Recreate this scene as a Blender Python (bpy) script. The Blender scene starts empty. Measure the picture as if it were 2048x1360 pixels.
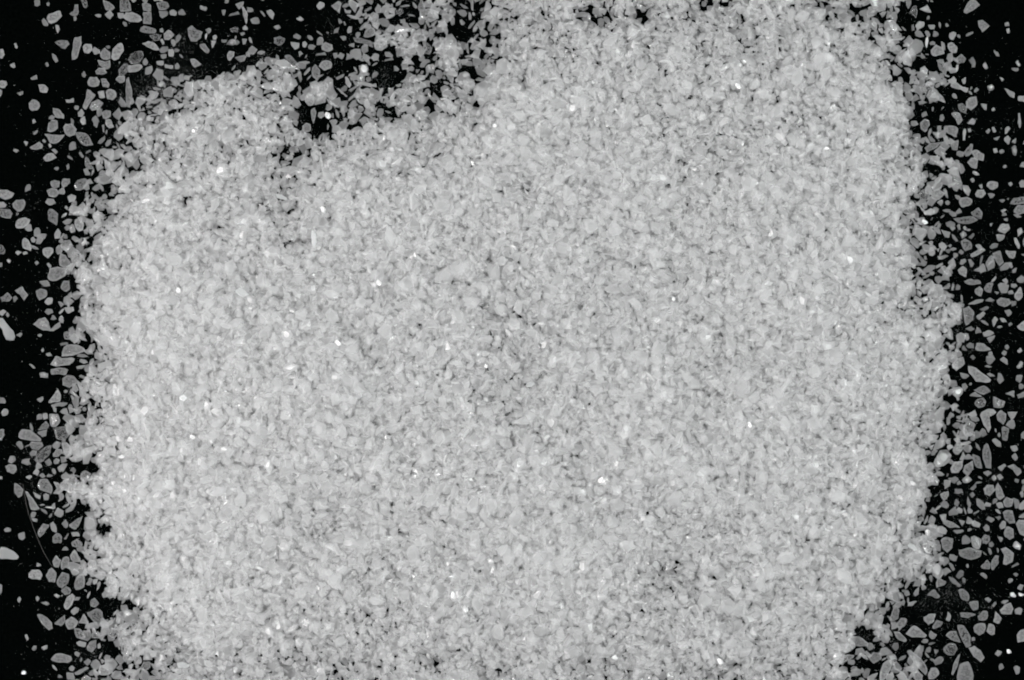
import bpy, math
import numpy as np
from mathutils import Vector

# ------------------------------------------------------------------ camera, lamps, exposure
# one unit of the scene is 100 pixels of the photograph, measured on the black card (z = 0)
scene = bpy.context.scene
W, H = 2048.0, 1360.0
CAM_Z = 60.0
cam_data = bpy.data.cameras.new("camera")
cam_data.sensor_width = 36.0
cam_data.lens = 36.0 * CAM_Z / (W / 100.0)
cam_data.clip_start = 1.0
cam_data.clip_end = 400.0
camera = bpy.data.objects.new("camera", cam_data)
camera.location = (0, 0, CAM_Z)
scene.collection.objects.link(camera)
scene.camera = camera

world = bpy.data.worlds.new("World")
scene.world = world
world.use_nodes = True
world.node_tree.nodes["Background"].inputs[0].default_value = (0.97, 0.985, 1.0, 1)
world.node_tree.nodes["Background"].inputs[1].default_value = 0.74


def lamp(name, loc, size, power, color):
    d = bpy.data.lights.new(name, 'AREA')
    d.shape = 'DISK'
    d.size = size
    d.energy = power
    d.color = color
    o = bpy.data.objects.new(name, d)
    o.location = loc
    o.rotation_euler = (-Vector(loc)).to_track_quat('-Z', 'Y').to_euler()
    scene.collection.objects.link(o)
    return o


LEFT = Vector((-25.0, -6.0, 33.0))
RIGHT = Vector((22.0, 10.0, 37.0))
lamp("copy_lamp_left", LEFT, 13.0, 9400, (1.0, 0.975, 0.972))
lamp("copy_lamp_right", RIGHT, 13.0, 6800, (0.945, 0.995, 0.975))

vs = scene.view_settings
vs.view_transform = 'Standard'
vs.look = 'None'
vs.exposure = 0.0
vs.gamma = 1.0
scene.render.film_transparent = False
cy = scene.cycles
cy.max_bounces = 28
cy.diffuse_bounces = 28
cy.use_adaptive_sampling = True
cy.adaptive_threshold = 0.15
cy.adaptive_min_samples = 16
cy.filter_width = 1.9
cy.glossy_bounces = 3
cy.transmission_bounces = 12
cy.transparent_max_bounces = 20
cy.caustics_reflective = False
cy.caustics_refractive = False
cy.sample_clamp_indirect = 6.0
cy.use_denoising = True
cy.denoiser = 'OPENIMAGEDENOISE'
cy.denoising_input_passes = 'RGB_ALBEDO_NORMAL'
cy.denoising_prefilter = 'ACCURATE'

rng = np.random.default_rng(20240611)


# ------------------------------------------------------------------ materials
def new_mat(name):
    m = bpy.data.materials.new(name)
    m.use_nodes = True
    nt = m.node_tree
    nt.nodes.clear()
    return m, nt, nt.nodes, nt.links


def grain_material(name, base=(0.998, 0.998, 0.997), through=0.84, clear=0.60, gloss_rough=0.09,
                   bump=0.35, ior=1.34, gbump=0.16):
    """frosted translucent grit: scatters light, lets part of it through, glints on tiny facets"""
    m, nt, N, L = new_mat(name)
    out = N.new('ShaderNodeOutputMaterial')
    geo = N.new('ShaderNodeNewGeometry')
    tint = N.new('ShaderNodeAttribute')
    tint.attribute_name = 'tint'
    n1 = N.new('ShaderNodeTexNoise')
    n1.inputs['Scale'].default_value = 42.0
    n1.inputs['Detail'].default_value = 3.0
    L.new(geo.outputs['Position'], n1.inputs['Vector'])
    b1 = N.new('ShaderNodeBump')
    b1.inputs['Strength'].default_value = bump
    b1.inputs['Distance'].default_value = 0.022
    L.new(n1.outputs['Fac'], b1.inputs['Height'])
    # cloudy inclusions inside the grains
    n2 = N.new('ShaderNodeTexNoise')
    n2.inputs['Scale'].default_value = 14.0
    n2.inputs['Detail'].default_value = 2.0
    L.new(geo.outputs['Position'], n2.inputs['Vector'])
    mr = N.new('ShaderNodeMapRange')
    mr.inputs['From Min'].default_value = 0.3
    mr.inputs['From Max'].default_value = 0.7
    mr.inputs['To Min'].default_value = 0.994
    mr.inputs['To Max'].default_value = 1.0
    L.new(n2.outputs['Fac'], mr.inputs['Value'])
    mul = N.new('ShaderNodeVectorMath')
    mul.operation = 'SCALE'
    mul.inputs[0].default_value = base
    L.new(mr.outputs['Result'], mul.inputs['Scale'])
    mul2 = N.new('ShaderNodeVectorMath')
    mul2.operation = 'SCALE'
    L.new(mul.outputs['Vector'], mul2.inputs[0])
    tr = N.new('ShaderNodeMapRange')
    tr.inputs['To Min'].default_value = 0.992
    tr.inputs['To Max'].default_value = 1.0
    L.new(tint.outputs['Fac'], tr.inputs['Value'])
    L.new(tr.outputs['Result'], mul2.inputs['Scale'])
    dif = N.new('ShaderNodeBsdfDiffuse')
    trl = N.new('ShaderNodeBsdfTranslucent')
    for s in (dif, trl):
        L.new(mul2.outputs['Vector'], s.inputs['Color'])
        L.new(b1.outputs['Normal'], s.inputs['Normal'])
    mix = N.new('ShaderNodeMixShader')
    mix.inputs[0].default_value = through
    L.new(dif.outputs[0], mix.inputs[1])
    L.new(trl.outputs[0], mix.inputs[2])
    tp = N.new('ShaderNodeBsdfTransparent')
    mixc = N.new('ShaderNodeMixShader')
    cl = N.new('ShaderNodeMapRange')
    cl.inputs['To Min'].default_value = clear * 1.3
    cl.inputs['To Max'].default_value = clear * 0.7
    L.new(tint.outputs['Fac'], cl.inputs['Value'])
    # the middle of a grain is clearer than its crushed, frosted rim
    core = N.new('ShaderNodeAttribute')
    core.attribute_name = 'core'
    cm = N.new('ShaderNodeMath')
    cm.operation = 'MULTIPLY_ADD'
    cm.inputs[1].default_value = 0.15
    blot = N.new('ShaderNodeMapRange')
    blot.inputs['From Min'].default_value = 0.35
    blot.inputs['From Max'].default_value = 0.65
    blot.inputs['To Min'].default_value = -0.3
    blot.inputs['To Max'].default_value = 2.0
    n3 = N.new('ShaderNodeTexNoise')
    n3.inputs['Scale'].default_value = 26.0
    n3.inputs['Detail'].default_value = 3.0
    L.new(geo.outputs['Position'], n3.inputs['Vector'])
    L.new(n3.outputs['Fac'], blot.inputs['Value'])
    cb = N.new('ShaderNodeMath')
    cb.operation = 'MULTIPLY'
    L.new(core.outputs['Fac'], cb.inputs[0])
    L.new(blot.outputs['Result'], cb.inputs[1])
    L.new(cb.outputs[0], cm.inputs[0])
    L.new(cl.outputs['Result'], cm.inputs[2])
    L.new(cm.outputs[0], mixc.inputs[0])
    L.new(mix.outputs[0], mixc.inputs[1])
    L.new(tp.outputs[0], mixc.inputs[2])
    gl = N.new('ShaderNodeBsdfGlossy')
    gl.inputs['Roughness'].default_value = gloss_rough
    b2 = N.new('ShaderNodeBump')
    b2.inputs['Strength'].default_value = gbump
    b2.inputs['Distance'].default_value = 0.012
    L.new(n1.outputs['Fac'], b2.inputs['Height'])
    L.new(b2.outputs['Normal'], gl.inputs['Normal'])
    fr = N.new('ShaderNodeFresnel')
    fr.inputs['IOR'].default_value = ior
    L.new(b1.outputs['Normal'], fr.inputs['Normal'])
    # only the outside of a grain is glossy
    out_only = N.new('ShaderNodeMath')
    out_only.operation = 'SUBTRACT'
    out_only.inputs[0].default_value = 1.0
    L.new(geo.outputs['Backfacing'], out_only.inputs[1])
    f2 = N.new('ShaderNodeMath')
    f2.operation = 'MULTIPLY'
    L.new(fr.outputs[0], f2.inputs[0])
    L.new(out_only.outputs[0], f2.inputs[1])
    mixg = N.new('ShaderNodeMixShader')
    L.new(f2.outputs[0], mixg.inputs[0])
    L.new(mixc.outputs[0], mixg.inputs[1])
    L.new(gl.outputs[0], mixg.inputs[2])
    L.new(mixg.outputs[0], out.inputs['Surface'])
    return m


M_GRAIN = grain_material("frosted_grit")
M_PALE = grain_material("milky_grit", base=(0.93, 0.94, 0.94), through=0.84, clear=0.28, bump=0.6)
M_GLINT = grain_material("glinting_grit", clear=0.15, gloss_rough=0.06, bump=0.45, ior=1.9, gbump=0.6)


M_SPARK = grain_material("sugary_grit", clear=0.45, gloss_rough=0.07, bump=0.6, ior=1.95, gbump=0.5)


def card_material():
    m, nt, N, L = new_mat("black_card")
    out = N.new('ShaderNodeOutputMaterial')
    p = N.new('ShaderNodeBsdfPrincipled')
    geo = N.new('ShaderNodeNewGeometry')
    n = N.new('ShaderNodeTexNoise')
    n.inputs['Scale'].default_value = 18.0
    n.inputs['Detail'].default_value = 6.0
    L.new(geo.outputs['Position'], n.inputs['Vector'])
    r = N.new('ShaderNodeValToRGB')
    r.color_ramp.elements[0].position = 0.35
    r.color_ramp.elements[0].color = (0.0003, 0.0006, 0.0005, 1)
    r.color_ramp.elements[1].position = 0.8
    r.color_ramp.elements[1].color = (0.0014, 0.0020, 0.0018, 1)
    L.new(n.outputs['Fac'], r.inputs['Fac'])
    L.new(r.outputs['Color'], p.inputs['Base Color'])
    p.inputs['Roughness'].default_value = 0.75
    p.inputs['Specular IOR Level'].default_value = 0.0
    L.new(p.outputs[0], out.inputs['Surface'])
    return m


def fibre_material():
    m, nt, N, L = new_mat("grey_fibre")
    out = N.new('ShaderNodeOutputMaterial')
    p = N.new('ShaderNodeBsdfPrincipled')
    geo = N.new('ShaderNodeNewGeometry')
    n = N.new('ShaderNodeTexNoise')
    n.inputs['Scale'].default_value = 9.0
    L.new(geo.outputs['Position'], n.inputs['Vector'])
    r = N.new('ShaderNodeValToRGB')
    r.color_ramp.elements[0].color = (0.03, 0.028, 0.027, 1)
    r.color_ramp.elements[1].color = (0.08, 0.075, 0.07, 1)
    L.new(n.outputs['Fac'], r.inputs['Fac'])
    L.new(r.outputs['Color'], p.inputs['Base Color'])
    p.inputs['Roughness'].default_value = 0.5
    L.new(p.outputs[0], out.inputs['Surface'])
    return m


# ------------------------------------------------------------------ the black card underneath
me = bpy.data.meshes.new("black_card")
S = 45.0
me.from_pydata([(-S, -S, 0), (S, -S, 0), (S, S, 0), (-S, S, 0), (-S, -S, -.2), (S, -S, -.2), (S, S, -.2), (-S, S, -.2)],
               [], [(0, 1, 2, 3), (7, 6, 5, 4), (0, 4, 5, 1), (1, 5, 6, 2), (2, 6, 7, 3), (3, 7, 4, 0)])
me.materials.append(card_material())
ground = bpy.data.objects.new("black_card", me)
ground["kind"] = "structure"
scene.collection.objects.link(ground)

# outlines of grains seen singly, in quarter pixels of the photograph, one block per part of the surface
TRACED = {
(0,0): """275,5 300,0 325,15 322,40 300,55 280,42
372,28 388,15 402,32 390,48 374,44
378,150 395,115 460,92 490,92 500,130 455,175 415,192 388,182
335,170 350,142 388,190 383,212 350,205
445,200 470,205 480,235 463,268 448,232
600,38 628,34 632,95 620,128 575,122 560,110 592,95
638,0 690,0 703,45 690,66 668,55
588,135 612,132 612,160 595,168
828,5 895,30 918,62 900,85 850,85 838,60
757,122 785,110 813,118 805,140 785,140
965,8 985,0 1035,0 1055,92 960,95
985,145 1010,100 1060,100 1130,132 1138,160 1110,182 1040,178
942,105 990,105 992,140 965,150 945,138
1142,30 1170,22 1210,40 1212,92 1148,88
1148,95 1212,98 1218,135 1212,195 1150,190
1255,30 1300,12 1345,25 1355,60 1330,88 1270,82
1272,88 1340,90 1345,120 1300,150 1278,130
1358,90 1390,75 1418,100 1405,128 1365,122
1425,95 1460,72 1490,112 1478,122 1430,118
1772,82 1808,80 1795,128 1780,115
1505,235 1540,205 1575,245 1630,255 1605,305 1575,328 1530,332 1508,290
1113,245 1155,205 1245,235 1252,262 1225,270 1150,262
1195,285 1240,272 1295,280 1275,325 1240,332
1278,235 1300,222 1310,250 1300,262 1282,258
1308,270 1355,238 1395,280 1370,312 1320,320
1280,320 1300,308 1318,345 1305,362
1370,315 1400,320 1408,355 1390,378 1370,350
600,300 650,300 655,345 620,470 578,472 575,420
440,340 470,325 540,325 558,355 520,392 500,390
660,375 690,350 735,355 740,405 710,430 675,425
112,350 130,345 145,378 130,392
0,398 25,392 38,440 18,470 0,465
78,520 118,500 125,540 105,545
415,425 450,445 468,492 445,505 425,470
362,512 378,496 392,522 378,538
890,470 905,400 945,355 985,342 990,410 950,475 915,488
740,400 760,378 805,400 810,430 760,440
800,425 840,380 885,420 885,470 855,485 815,470
845,375 875,366 885,385 865,400
790,480 850,495 888,478 885,540 840,555 800,520
765,570 800,538 855,540 865,580 820,598 775,595
1030,490 1050,440 1090,412 1150,415 1152,450 1125,510 1060,518
1030,525 1110,515 1145,535 1110,570 1060,582 1025,575
1142,490 1165,465 1185,495 1175,525 1150,520
955,560 1005,505 1035,525 1035,570 1000,600 960,605
930,635 960,600 1010,605 1005,650 965,665
1010,640 1030,612 1055,700 1060,760 1040,865 1015,850 1010,760
245,625 295,598 302,635 255,640
655,590 675,568 690,600 680,622 660,612
0,665 20,642 55,650 60,680 40,705 5,705
0,705 20,725 10,770 0,780
310,680 350,675 388,710 380,745 320,738
135,745 185,728 188,750 165,768
235,830 260,795 300,800 325,850 300,882 260,890 238,868
522,795 560,800 590,782 592,822 530,822
705,655 725,620 775,618 800,650 790,685 740,698 708,685
808,630 850,630 880,680 868,702 825,695
700,710 770,760 740,800 690,880 662,860 690,780
848,740 870,715 925,730 932,775 905,802 860,795
720,870 735,820 790,798 830,825 800,870 740,888
785,730 835,730 845,785 800,788
425,865 470,870 515,920 512,950 450,940 422,900
390,990 420,960 465,970 468,1030 430,1060 385,1055
395,945 420,925 450,940 430,965 395,962
622,905 655,872 678,905 660,935 630,932
645,950 680,930 690,990 665,1002 645,980
740,940 770,925 795,970 775,1022 750,1005
258,965 275,950 290,975 265,992
508,1020 530,990 580,988 620,1035 600,1075 560,1095 520,1065
568,940 595,965 590,1000 570,990
360,1070 420,1080 520,1080 485,1135 440,1155 400,1145 380,1100
608,1060 690,1065 730,1110 750,1160 700,1170 655,1155 625,1110
190,1130 228,1135 210,1172
242,1175 290,1150 320,1130 345,1160 340,1190 300,1198 250,1195
342,1125 360,1110 380,1130 360,1145
350,1265 375,1230 430,1225 452,1262 400,1290 365,1292
410,1200 440,1190 462,1215 445,1235 430,1215
630,1225 645,1212 675,1250 660,1265
680,1265 695,1255 755,1355 700,1358 680,1320
385,1160 400,1145 415,1170 400,1185
530,1330 550,1305 558,1345 540,1360
818,905 850,882 895,895 890,940 850,960 825,940
845,960 890,955 915,1020 880,1030 850,1000
1138,350 1190,328 1240,345 1278,400 1250,405 1180,380
1525,475 1555,470 1615,515 1560,545 1535,520
1595,350 1640,350 1675,400 1670,430 1640,420 1600,375
1250,490 1310,490 1308,525 1260,520
1315,515 1390,525 1385,552 1320,545
1398,520 1420,500 1440,530 1430,552 1400,548
1345,400 1380,390 1398,420 1385,455 1350,450
1815,440 1840,408 1880,415 1875,450 1840,490 1820,470
1700,290 1725,278 1738,300 1725,320 1705,318
1688,328 1730,325 1720,352 1700,388
1770,318 1815,318 1812,338 1780,345
1868,325 1900,318 1918,340 1895,362 1872,355
1932,50 1950,55 1985,120 1980,165 1970,198 1945,120
1840,230 1880,218 1912,222 1905,255 1860,262
1940,220 1965,200 1982,225 1982,240 1945,240
1920,265 1955,255 1960,275 1935,288
""",
(512,0): """483,50 510,10 550,25 548,55 505,80
85,85 130,80 148,115 135,160 95,115
605,50 660,5 685,30 668,105 630,75
705,62 725,85 762,82 755,108 715,105
1292,60 1325,0 1355,45 1350,85 1310,95
905,135 940,100 985,120 990,190 960,215 920,180
950,80 975,32 1000,50 1000,100 965,115
1105,100 1150,70 1170,55 1175,95 1155,140 1130,115
655,150 672,150 695,180 665,195
728,240 745,208 768,215 765,260 735,268
860,285 880,240 930,215 958,240 955,285 870,305
1050,240 1075,200 1110,210 1105,255 1060,268
985,300 1050,262 1060,285 1000,302
297,285 325,268 362,290 350,315 305,305
370,345 390,325 412,350 395,382 375,375
145,305 190,292 232,310 225,345 180,368 148,345
275,335 350,345 345,380 310,400 290,375
522,375 555,335 610,360 615,395 590,420 530,400
668,290 720,290 722,320 700,328
612,425 650,425 655,455 630,472
500,535 530,490 580,482 615,510 600,545 550,565
400,775 425,745 470,750 482,800 460,840 425,845 402,810
480,720 520,670 575,665 582,715 540,755 485,780
448,570 470,515 515,565 510,620 490,650 455,615
640,705 665,708 735,770 720,778
710,610 735,620 765,680 750,705 722,680
1095,745 1140,710 1200,715 1275,745 1230,770 1170,785
920,460 950,422 985,440 980,480 940,490
945,360 965,310 1050,315 1060,370 1010,405 955,395
775,300 850,305 935,340 935,380 850,345 790,335
1145,375 1200,340 1285,350 1240,400 1170,400
1335,370 1370,340 1415,385 1390,440 1340,425
1165,515 1200,450 1230,470 1270,522
1240,310 1275,258 1350,285 1370,325 1290,340
1385,240 1430,230 1430,270 1375,280
440,880 470,860 485,900 470,960 460,998 445,950
370,1010 400,985 440,995 440,1045 405,1062 370,1040
345,1080 410,1070 412,1095 370,1110
500,900 540,895 555,925 520,950 495,930
1155,160 1190,150 1200,185 1160,190
1140,315 1160,275 1195,315 1175,345 1125,325
1415,310 1450,300 1465,335 1440,352
1310,90 1400,60 1470,95 1465,150 1400,180 1320,150
225,445 270,440 330,500 355,570 300,550 250,500
1115,680 1160,668 1165,690 1130,698
320,150 355,132 385,155 360,172
135,215 180,198 200,225 170,240
360,495 400,485 435,500 400,518
635,620 710,590 700,615 650,642
""",
(1536,0): """1560,105 1590,30 1635,0 1690,45 1650,78 1585,112
1675,165 1715,160 1770,210 1712,255 1685,220
1890,185 1920,178 1930,205 1895,210
1905,230 1930,225 1935,255 1915,270
1098,0 1145,0 1145,35 1120,75 1105,45
1205,75 1250,55 1270,40 1285,55 1305,105 1255,95
1150,60 1185,40 1195,85 1180,150 1130,100
1178,205 1210,168 1245,175 1248,210 1190,245
1145,205 1165,192 1172,240 1150,250
1278,200 1335,200 1330,235 1290,232
1435,350 1465,338 1512,375 1505,425 1470,425 1440,395
1495,470 1545,430 1582,470 1565,500 1510,512
1495,575 1505,520 1525,515 1520,560 1500,585
1603,480 1640,455 1655,485 1655,540 1628,540 1630,515
1715,525 1735,495 1760,545 1735,552
1978,500 1995,480 2020,520 2005,535
1942,545 2000,542 2000,570 1965,570
1852,615 1888,632 1870,655
1890,708 1920,715 1975,748 1965,790 1925,765
1998,770 2048,765 2048,815 2000,808
1548,640 1580,615 1578,670 1560,675
1455,680 1490,650 1550,690 1530,715 1470,700
1530,690 1600,705 1585,745 1530,715
1400,690 1480,625 1490,635 1420,690
1378,650 1405,645 1405,680 1380,682
1235,680 1270,658 1325,690 1325,740 1270,790 1250,745
1330,780 1365,745 1400,775 1420,828 1340,798
1578,810 1600,785 1662,772 1672,840 1620,880 1580,865
1515,835 1555,825 1590,870 1580,912 1530,885
1700,830 1750,832 1748,880 1730,880
1785,875 1805,858 1818,880 1795,892
1200,815 1235,800 1272,820 1215,840
1225,910 1265,890 1275,925 1235,940
1212,985 1250,952 1285,965 1288,1005 1255,1062 1222,1030
1462,910 1500,895 1535,910 1555,960 1520,1000 1500,955
1590,990 1630,945 1662,965 1645,998
1395,1035 1420,1005 1500,1010 1520,1035 1505,1100 1440,1070
1400,1080 1425,1085 1465,1150 1425,1160 1405,1120
1558,1050 1575,1025 1585,1040 1575,1125 1558,1120
1595,1035 1615,1025 1628,1050 1605,1060
1740,1050 1765,1025 1778,1045 1755,1072
1790,1020 1810,1015 1825,1055 1800,1062
1893,1030 1920,1008 1935,1030 1895,1080
1800,1108 1855,1090 1830,1125
1888,1100 1920,1085 1942,1115 1920,1158 1890,1130
1945,1135 1985,1100 1980,1150
1945,1180 1975,1160 1990,1200 1980,1248 1960,1240
1798,1190 1825,1185 1840,1215 1810,1228
1845,1210 1870,1190 1895,1215 1860,1232
1560,1225 1620,1150 1640,1155 1615,1245 1580,1255
1625,1215 1660,1195 1728,1235 1720,1290 1650,1265
1590,1300 1625,1260 1675,1280 1665,1355 1620,1335
2010,1335 2030,1295 2048,1300 2048,1342
2000,905 2015,905 2025,980 2020,1020 2003,1020
1215,1110 1245,1100 1258,1130 1235,1155 1215,1140
1255,1185 1290,1145 1390,1138 1350,1180 1265,1225
1455,1150 1520,1115 1515,1205 1470,1200
1345,1300 1390,1285 1422,1330 1380,1348
1335,1255 1355,1238 1365,1270 1345,1280
1300,400 1340,360 1400,385 1410,430 1340,450 1300,440
1345,480 1400,475 1432,550 1420,605 1370,560
1105,410 1150,395 1165,430 1130,470 1105,455
1100,510 1125,485 1150,515 1128,535
1440,430 1475,425 1478,480 1455,510 1425,470
1125,722 1150,708 1178,728 1150,740
1035,745 1065,735 1070,780 1040,775
1615,705 1625,690 1638,705 1615,725
1645,735 1665,698 1688,720 1660,740
1215,545 1250,530 1280,560 1265,598 1225,585
1370,1005 1385,1005 1385,1045 1355,1050 1352,1010
""",
(0,340): """0,160 60,160 120,185 100,225 45,238 0,205
0,255 30,255 55,275 45,300 0,305
103,270 130,240 190,235 212,265 180,330 145,335 105,300
0,320 20,308 80,318 102,350 85,390 20,375 0,360
203,145 215,118 245,112 245,160 205,178
120,348 140,338 152,355 135,368
128,440 150,395 205,380 248,400 240,430 200,465 135,468
203,470 225,430 250,435 260,485 225,492
402,95 440,80 480,90 475,140 420,145
490,100 515,68 560,72 562,105 510,150
375,165 400,148 455,150 475,185 440,222 395,208
363,260 380,228 430,230 448,265 400,285
592,125 620,80 680,70 705,85 695,130 640,165 605,155
540,215 570,192 610,210 600,250 560,258
385,330 402,305 470,350 455,445 390,400
515,300 530,283 548,300 538,322
600,400 630,385 678,430 668,485 635,495 605,460
500,415 540,390 582,398 560,435 520,435
672,480 700,472 722,490 700,515 678,508
548,460 580,430 600,450 605,495 570,505
432,515 465,468 490,500 480,545 440,550
273,522 325,508 375,512 362,552 300,540
245,550 265,532 290,555 282,582 255,578
177,580 200,540 225,555 255,605 252,650 180,620
0,600 20,600 48,640 35,675 0,665
120,658 145,643 175,658 145,682
180,662 210,650 225,670 190,678
570,545 590,525 640,550 640,580 600,575
482,610 510,575 565,562 582,600 560,650 510,650
342,640 370,620 425,625 430,660 385,705 350,680
52,725 70,710 90,725 75,748
0,745 20,740 18,775 0,785
375,755 390,740 415,770 405,792
470,720 490,665 530,680 580,760 560,810 480,760
578,690 600,650 650,650 680,700 640,760 590,745
735,640 760,600 805,600 825,650 790,710 750,690
388,840 410,790 470,770 540,790 535,850 460,885 400,880
490,930 510,885 555,890 562,950 530,978 495,955
310,890 380,880 405,930 350,930
292,970 320,945 380,965 380,1010 320,1045 300,1010
120,965 185,930 195,965 230,1000 195,1045 165,1000
5,1020 65,980 105,1020 80,1050 20,1055
105,1015 130,1005 145,1030 115,1060
358,1060 380,1020 425,1025 420,1070 380,1080
357,1135 380,1108 420,1115 425,1140 390,1162
0,1140 30,1115 52,1135 20,1170
45,1155 60,1135 78,1160 65,1180
0,1185 25,1185 60,1230 110,1285 122,1330 110,1360 50,1360 20,1270 0,1235
270,1235 310,1190 365,1180 395,1215 412,1290 350,1280
400,1290 440,1240 485,1215 492,1250 430,1290
470,1190 490,1165 512,1180 505,1225 480,1215
132,1320 160,1300 180,1310 165,1340
300,1322 320,1308 338,1320 320,1338
512,1300 540,1290 585,1320 560,1358 520,1355
512,1100 590,1095 592,1130 545,1150
655,870 710,785 750,815 740,880 665,912
650,590 690,545 700,580 670,610
""",
(1536,340): """1140,30 1180,15 1230,25 1255,75 1220,105 1155,95
1110,150 1145,110 1175,135 1160,190 1120,185
1325,85 1350,60 1388,65 1370,105 1335,112
1365,25 1440,45 1450,65 1370,40
1450,55 1490,25 1535,55 1553,110 1545,165 1500,130
1615,75 1640,62 1652,85 1635,105
1745,130 1765,90 1840,100 1835,140 1790,160
1920,110 1940,95 1958,112 1940,132
2005,105 2030,82 2048,95 2048,140 2020,140
1655,190 1675,160 1725,158 1740,190 1715,220 1665,218
1568,175 1580,160 1605,180 1585,192
1300,185 1350,150 1420,185 1365,240 1305,225
1195,190 1240,150 1290,190 1280,240 1210,240
1525,230 1590,215 1632,240 1620,280 1560,300 1530,280
1620,340 1680,300 1715,350 1705,395 1640,370
1480,390 1560,375 1640,370 1680,400 1600,430 1520,425
1860,325 1890,310 1912,318 1875,342
1925,275 1960,230 2040,215 2048,270 1990,280
1960,340 1990,280 2048,285 2048,340 2000,360
1955,355 1990,350 2028,375 1990,382
1828,480 1860,435 1920,430 1935,470 1890,510
1820,515 1895,515 1885,550 1840,575
1765,620 1800,585 1842,590 1830,622 1790,632
1990,480 2020,460 2040,495 2000,535
1965,545 1985,542 2015,600 2010,640 1975,590
1890,645 1985,650 1965,710 1925,700
1612,680 1710,615 1742,640 1680,680 1630,702
1540,570 1570,548 1625,580 1625,630 1575,650 1550,610
1600,540 1640,502 1652,515 1625,555
1450,460 1475,442 1500,465 1475,490
1558,462 1575,445 1590,465 1575,485
1380,475 1455,500 1450,540 1415,540
1365,590 1390,575 1435,610 1410,650 1370,620
1738,735 1780,680 1810,700 1790,740 1745,775
1790,665 1855,645 1885,740 1850,770 1815,720
1910,745 1940,735 1960,770 1945,790
1950,800 1990,780 1980,820 1955,825
1515,800 1560,765 1588,800 1585,862 1530,835
1375,770 1410,765 1470,850 1440,860 1400,815
1560,890 1620,870 1700,885 1705,912 1600,920
1870,880 1900,866 1920,885 1905,920
1725,950 1750,905 1798,898 1780,985 1735,970
1650,960 1690,928 1722,960 1700,1018 1655,990
1810,970 1850,978 1830,1000
1970,990 2020,930 2035,1020 2000,1048 1965,1020
1915,970 1950,960 1970,990 1925,995
1590,1075 1660,1038 1722,1035 1710,1058 1640,1080
1735,1045 1775,1018 1815,1045 1780,1055
1825,1045 1860,1022 1930,1030 1945,1065 1890,1100 1840,1080
1935,1050 1975,1040 1980,1075 1945,1088
1888,1125 1930,1115 1952,1145 1920,1175
1690,1115 1745,1088 1768,1100 1730,1130
1660,1170 1720,1130 1742,1145 1690,1205
1790,1200 1815,1170 1840,1195 1800,1260
1850,1185 1890,1185 1912,1218 1870,1215
1920,1230 1940,1218 1958,1235 1930,1250
1985,1250 2048,1190 2048,1290 2010,1280
1715,1300 1770,1280 1808,1305 1770,1330 1725,1330
1455,1085 1480,1060 1530,1080 1540,1130 1490,1150
1555,1110 1600,1090 1645,1130 1640,1200 1580,1250
1165,240 1180,245 1275,345 1262,355
1430,910 1455,905 1458,935 1435,940
""",
(0,680): """505,80 540,35 620,40 690,65 690,90 580,130 500,130
410,195 450,125 500,145 575,140 595,165 560,200 450,215
415,230 480,215 545,230 535,280 470,270 420,275
318,265 340,255 385,265 385,300 325,298
328,80 345,62 355,85 340,100
368,110 400,98 420,125 380,132
232,190 255,195 285,225 270,230
293,475 345,450 348,480 325,500
385,500 470,388 490,440 485,495
415,515 480,498 545,500 525,525 420,535
0,455 30,460 52,490 40,508 0,505
8,580 40,545 68,560 60,600 25,608
295,640 305,595 340,590 345,630
340,590 380,585 388,625 350,640
300,720 370,645 400,680 380,712
300,735 380,710 370,765 340,775
155,775 175,710 250,720 330,790 330,810 245,805 160,790
240,830 260,805 345,815 345,840 310,880 260,865
275,955 300,910 385,840 415,850 410,900 350,970 300,982
242,905 270,875 310,880 300,920 250,925
425,910 460,868 500,875 502,905 465,938 430,935
430,965 450,945 480,955 470,990 435,990
458,1020 490,1000 522,1020 480,1060
65,970 85,925 120,930 130,960 95,990
48,1010 75,990 130,1000 140,1040 115,1070 60,1055
0,1090 20,1090 18,1115 0,1115
0,712 35,715 38,760 15,805 0,800
395,590 470,590 490,640 450,700 415,690
440,710 480,690 540,700 558,765 520,800 450,790
495,820 550,815 590,860 610,930 570,960 520,870
565,815 610,798 655,845 640,880 590,880
118,1145 140,1148 190,1195 180,1250 150,1262 120,1225
200,1205 220,1205 330,1355 250,1360 235,1290
205,1095 240,1080 262,1090 235,1118
262,1065 295,1020 318,1050 305,1088
315,1080 345,1062 370,1090 340,1105
305,1160 330,1110 390,1110 430,1180 420,1230 330,1200
430,1130 470,1140 510,1200 475,1235 430,1225 460,1190
352,1230 375,1212 400,1230 395,1275 360,1275
488,1085 530,1055 570,1090 550,1120 500,1110
490,1150 540,1120 595,1150 575,1215 500,1180
565,1120 600,1080 635,1120 625,1190 590,1185
265,1215 330,1245 318,1275 280,1250
650,1070 690,1045 735,1070 720,1130 690,1160 655,1120
583,1230 605,1200 622,1240 615,1310 590,1300
500,310 540,280 600,290 620,350 560,380 505,360
415,1320 440,1300 445,1345 420,1358
""",
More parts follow.
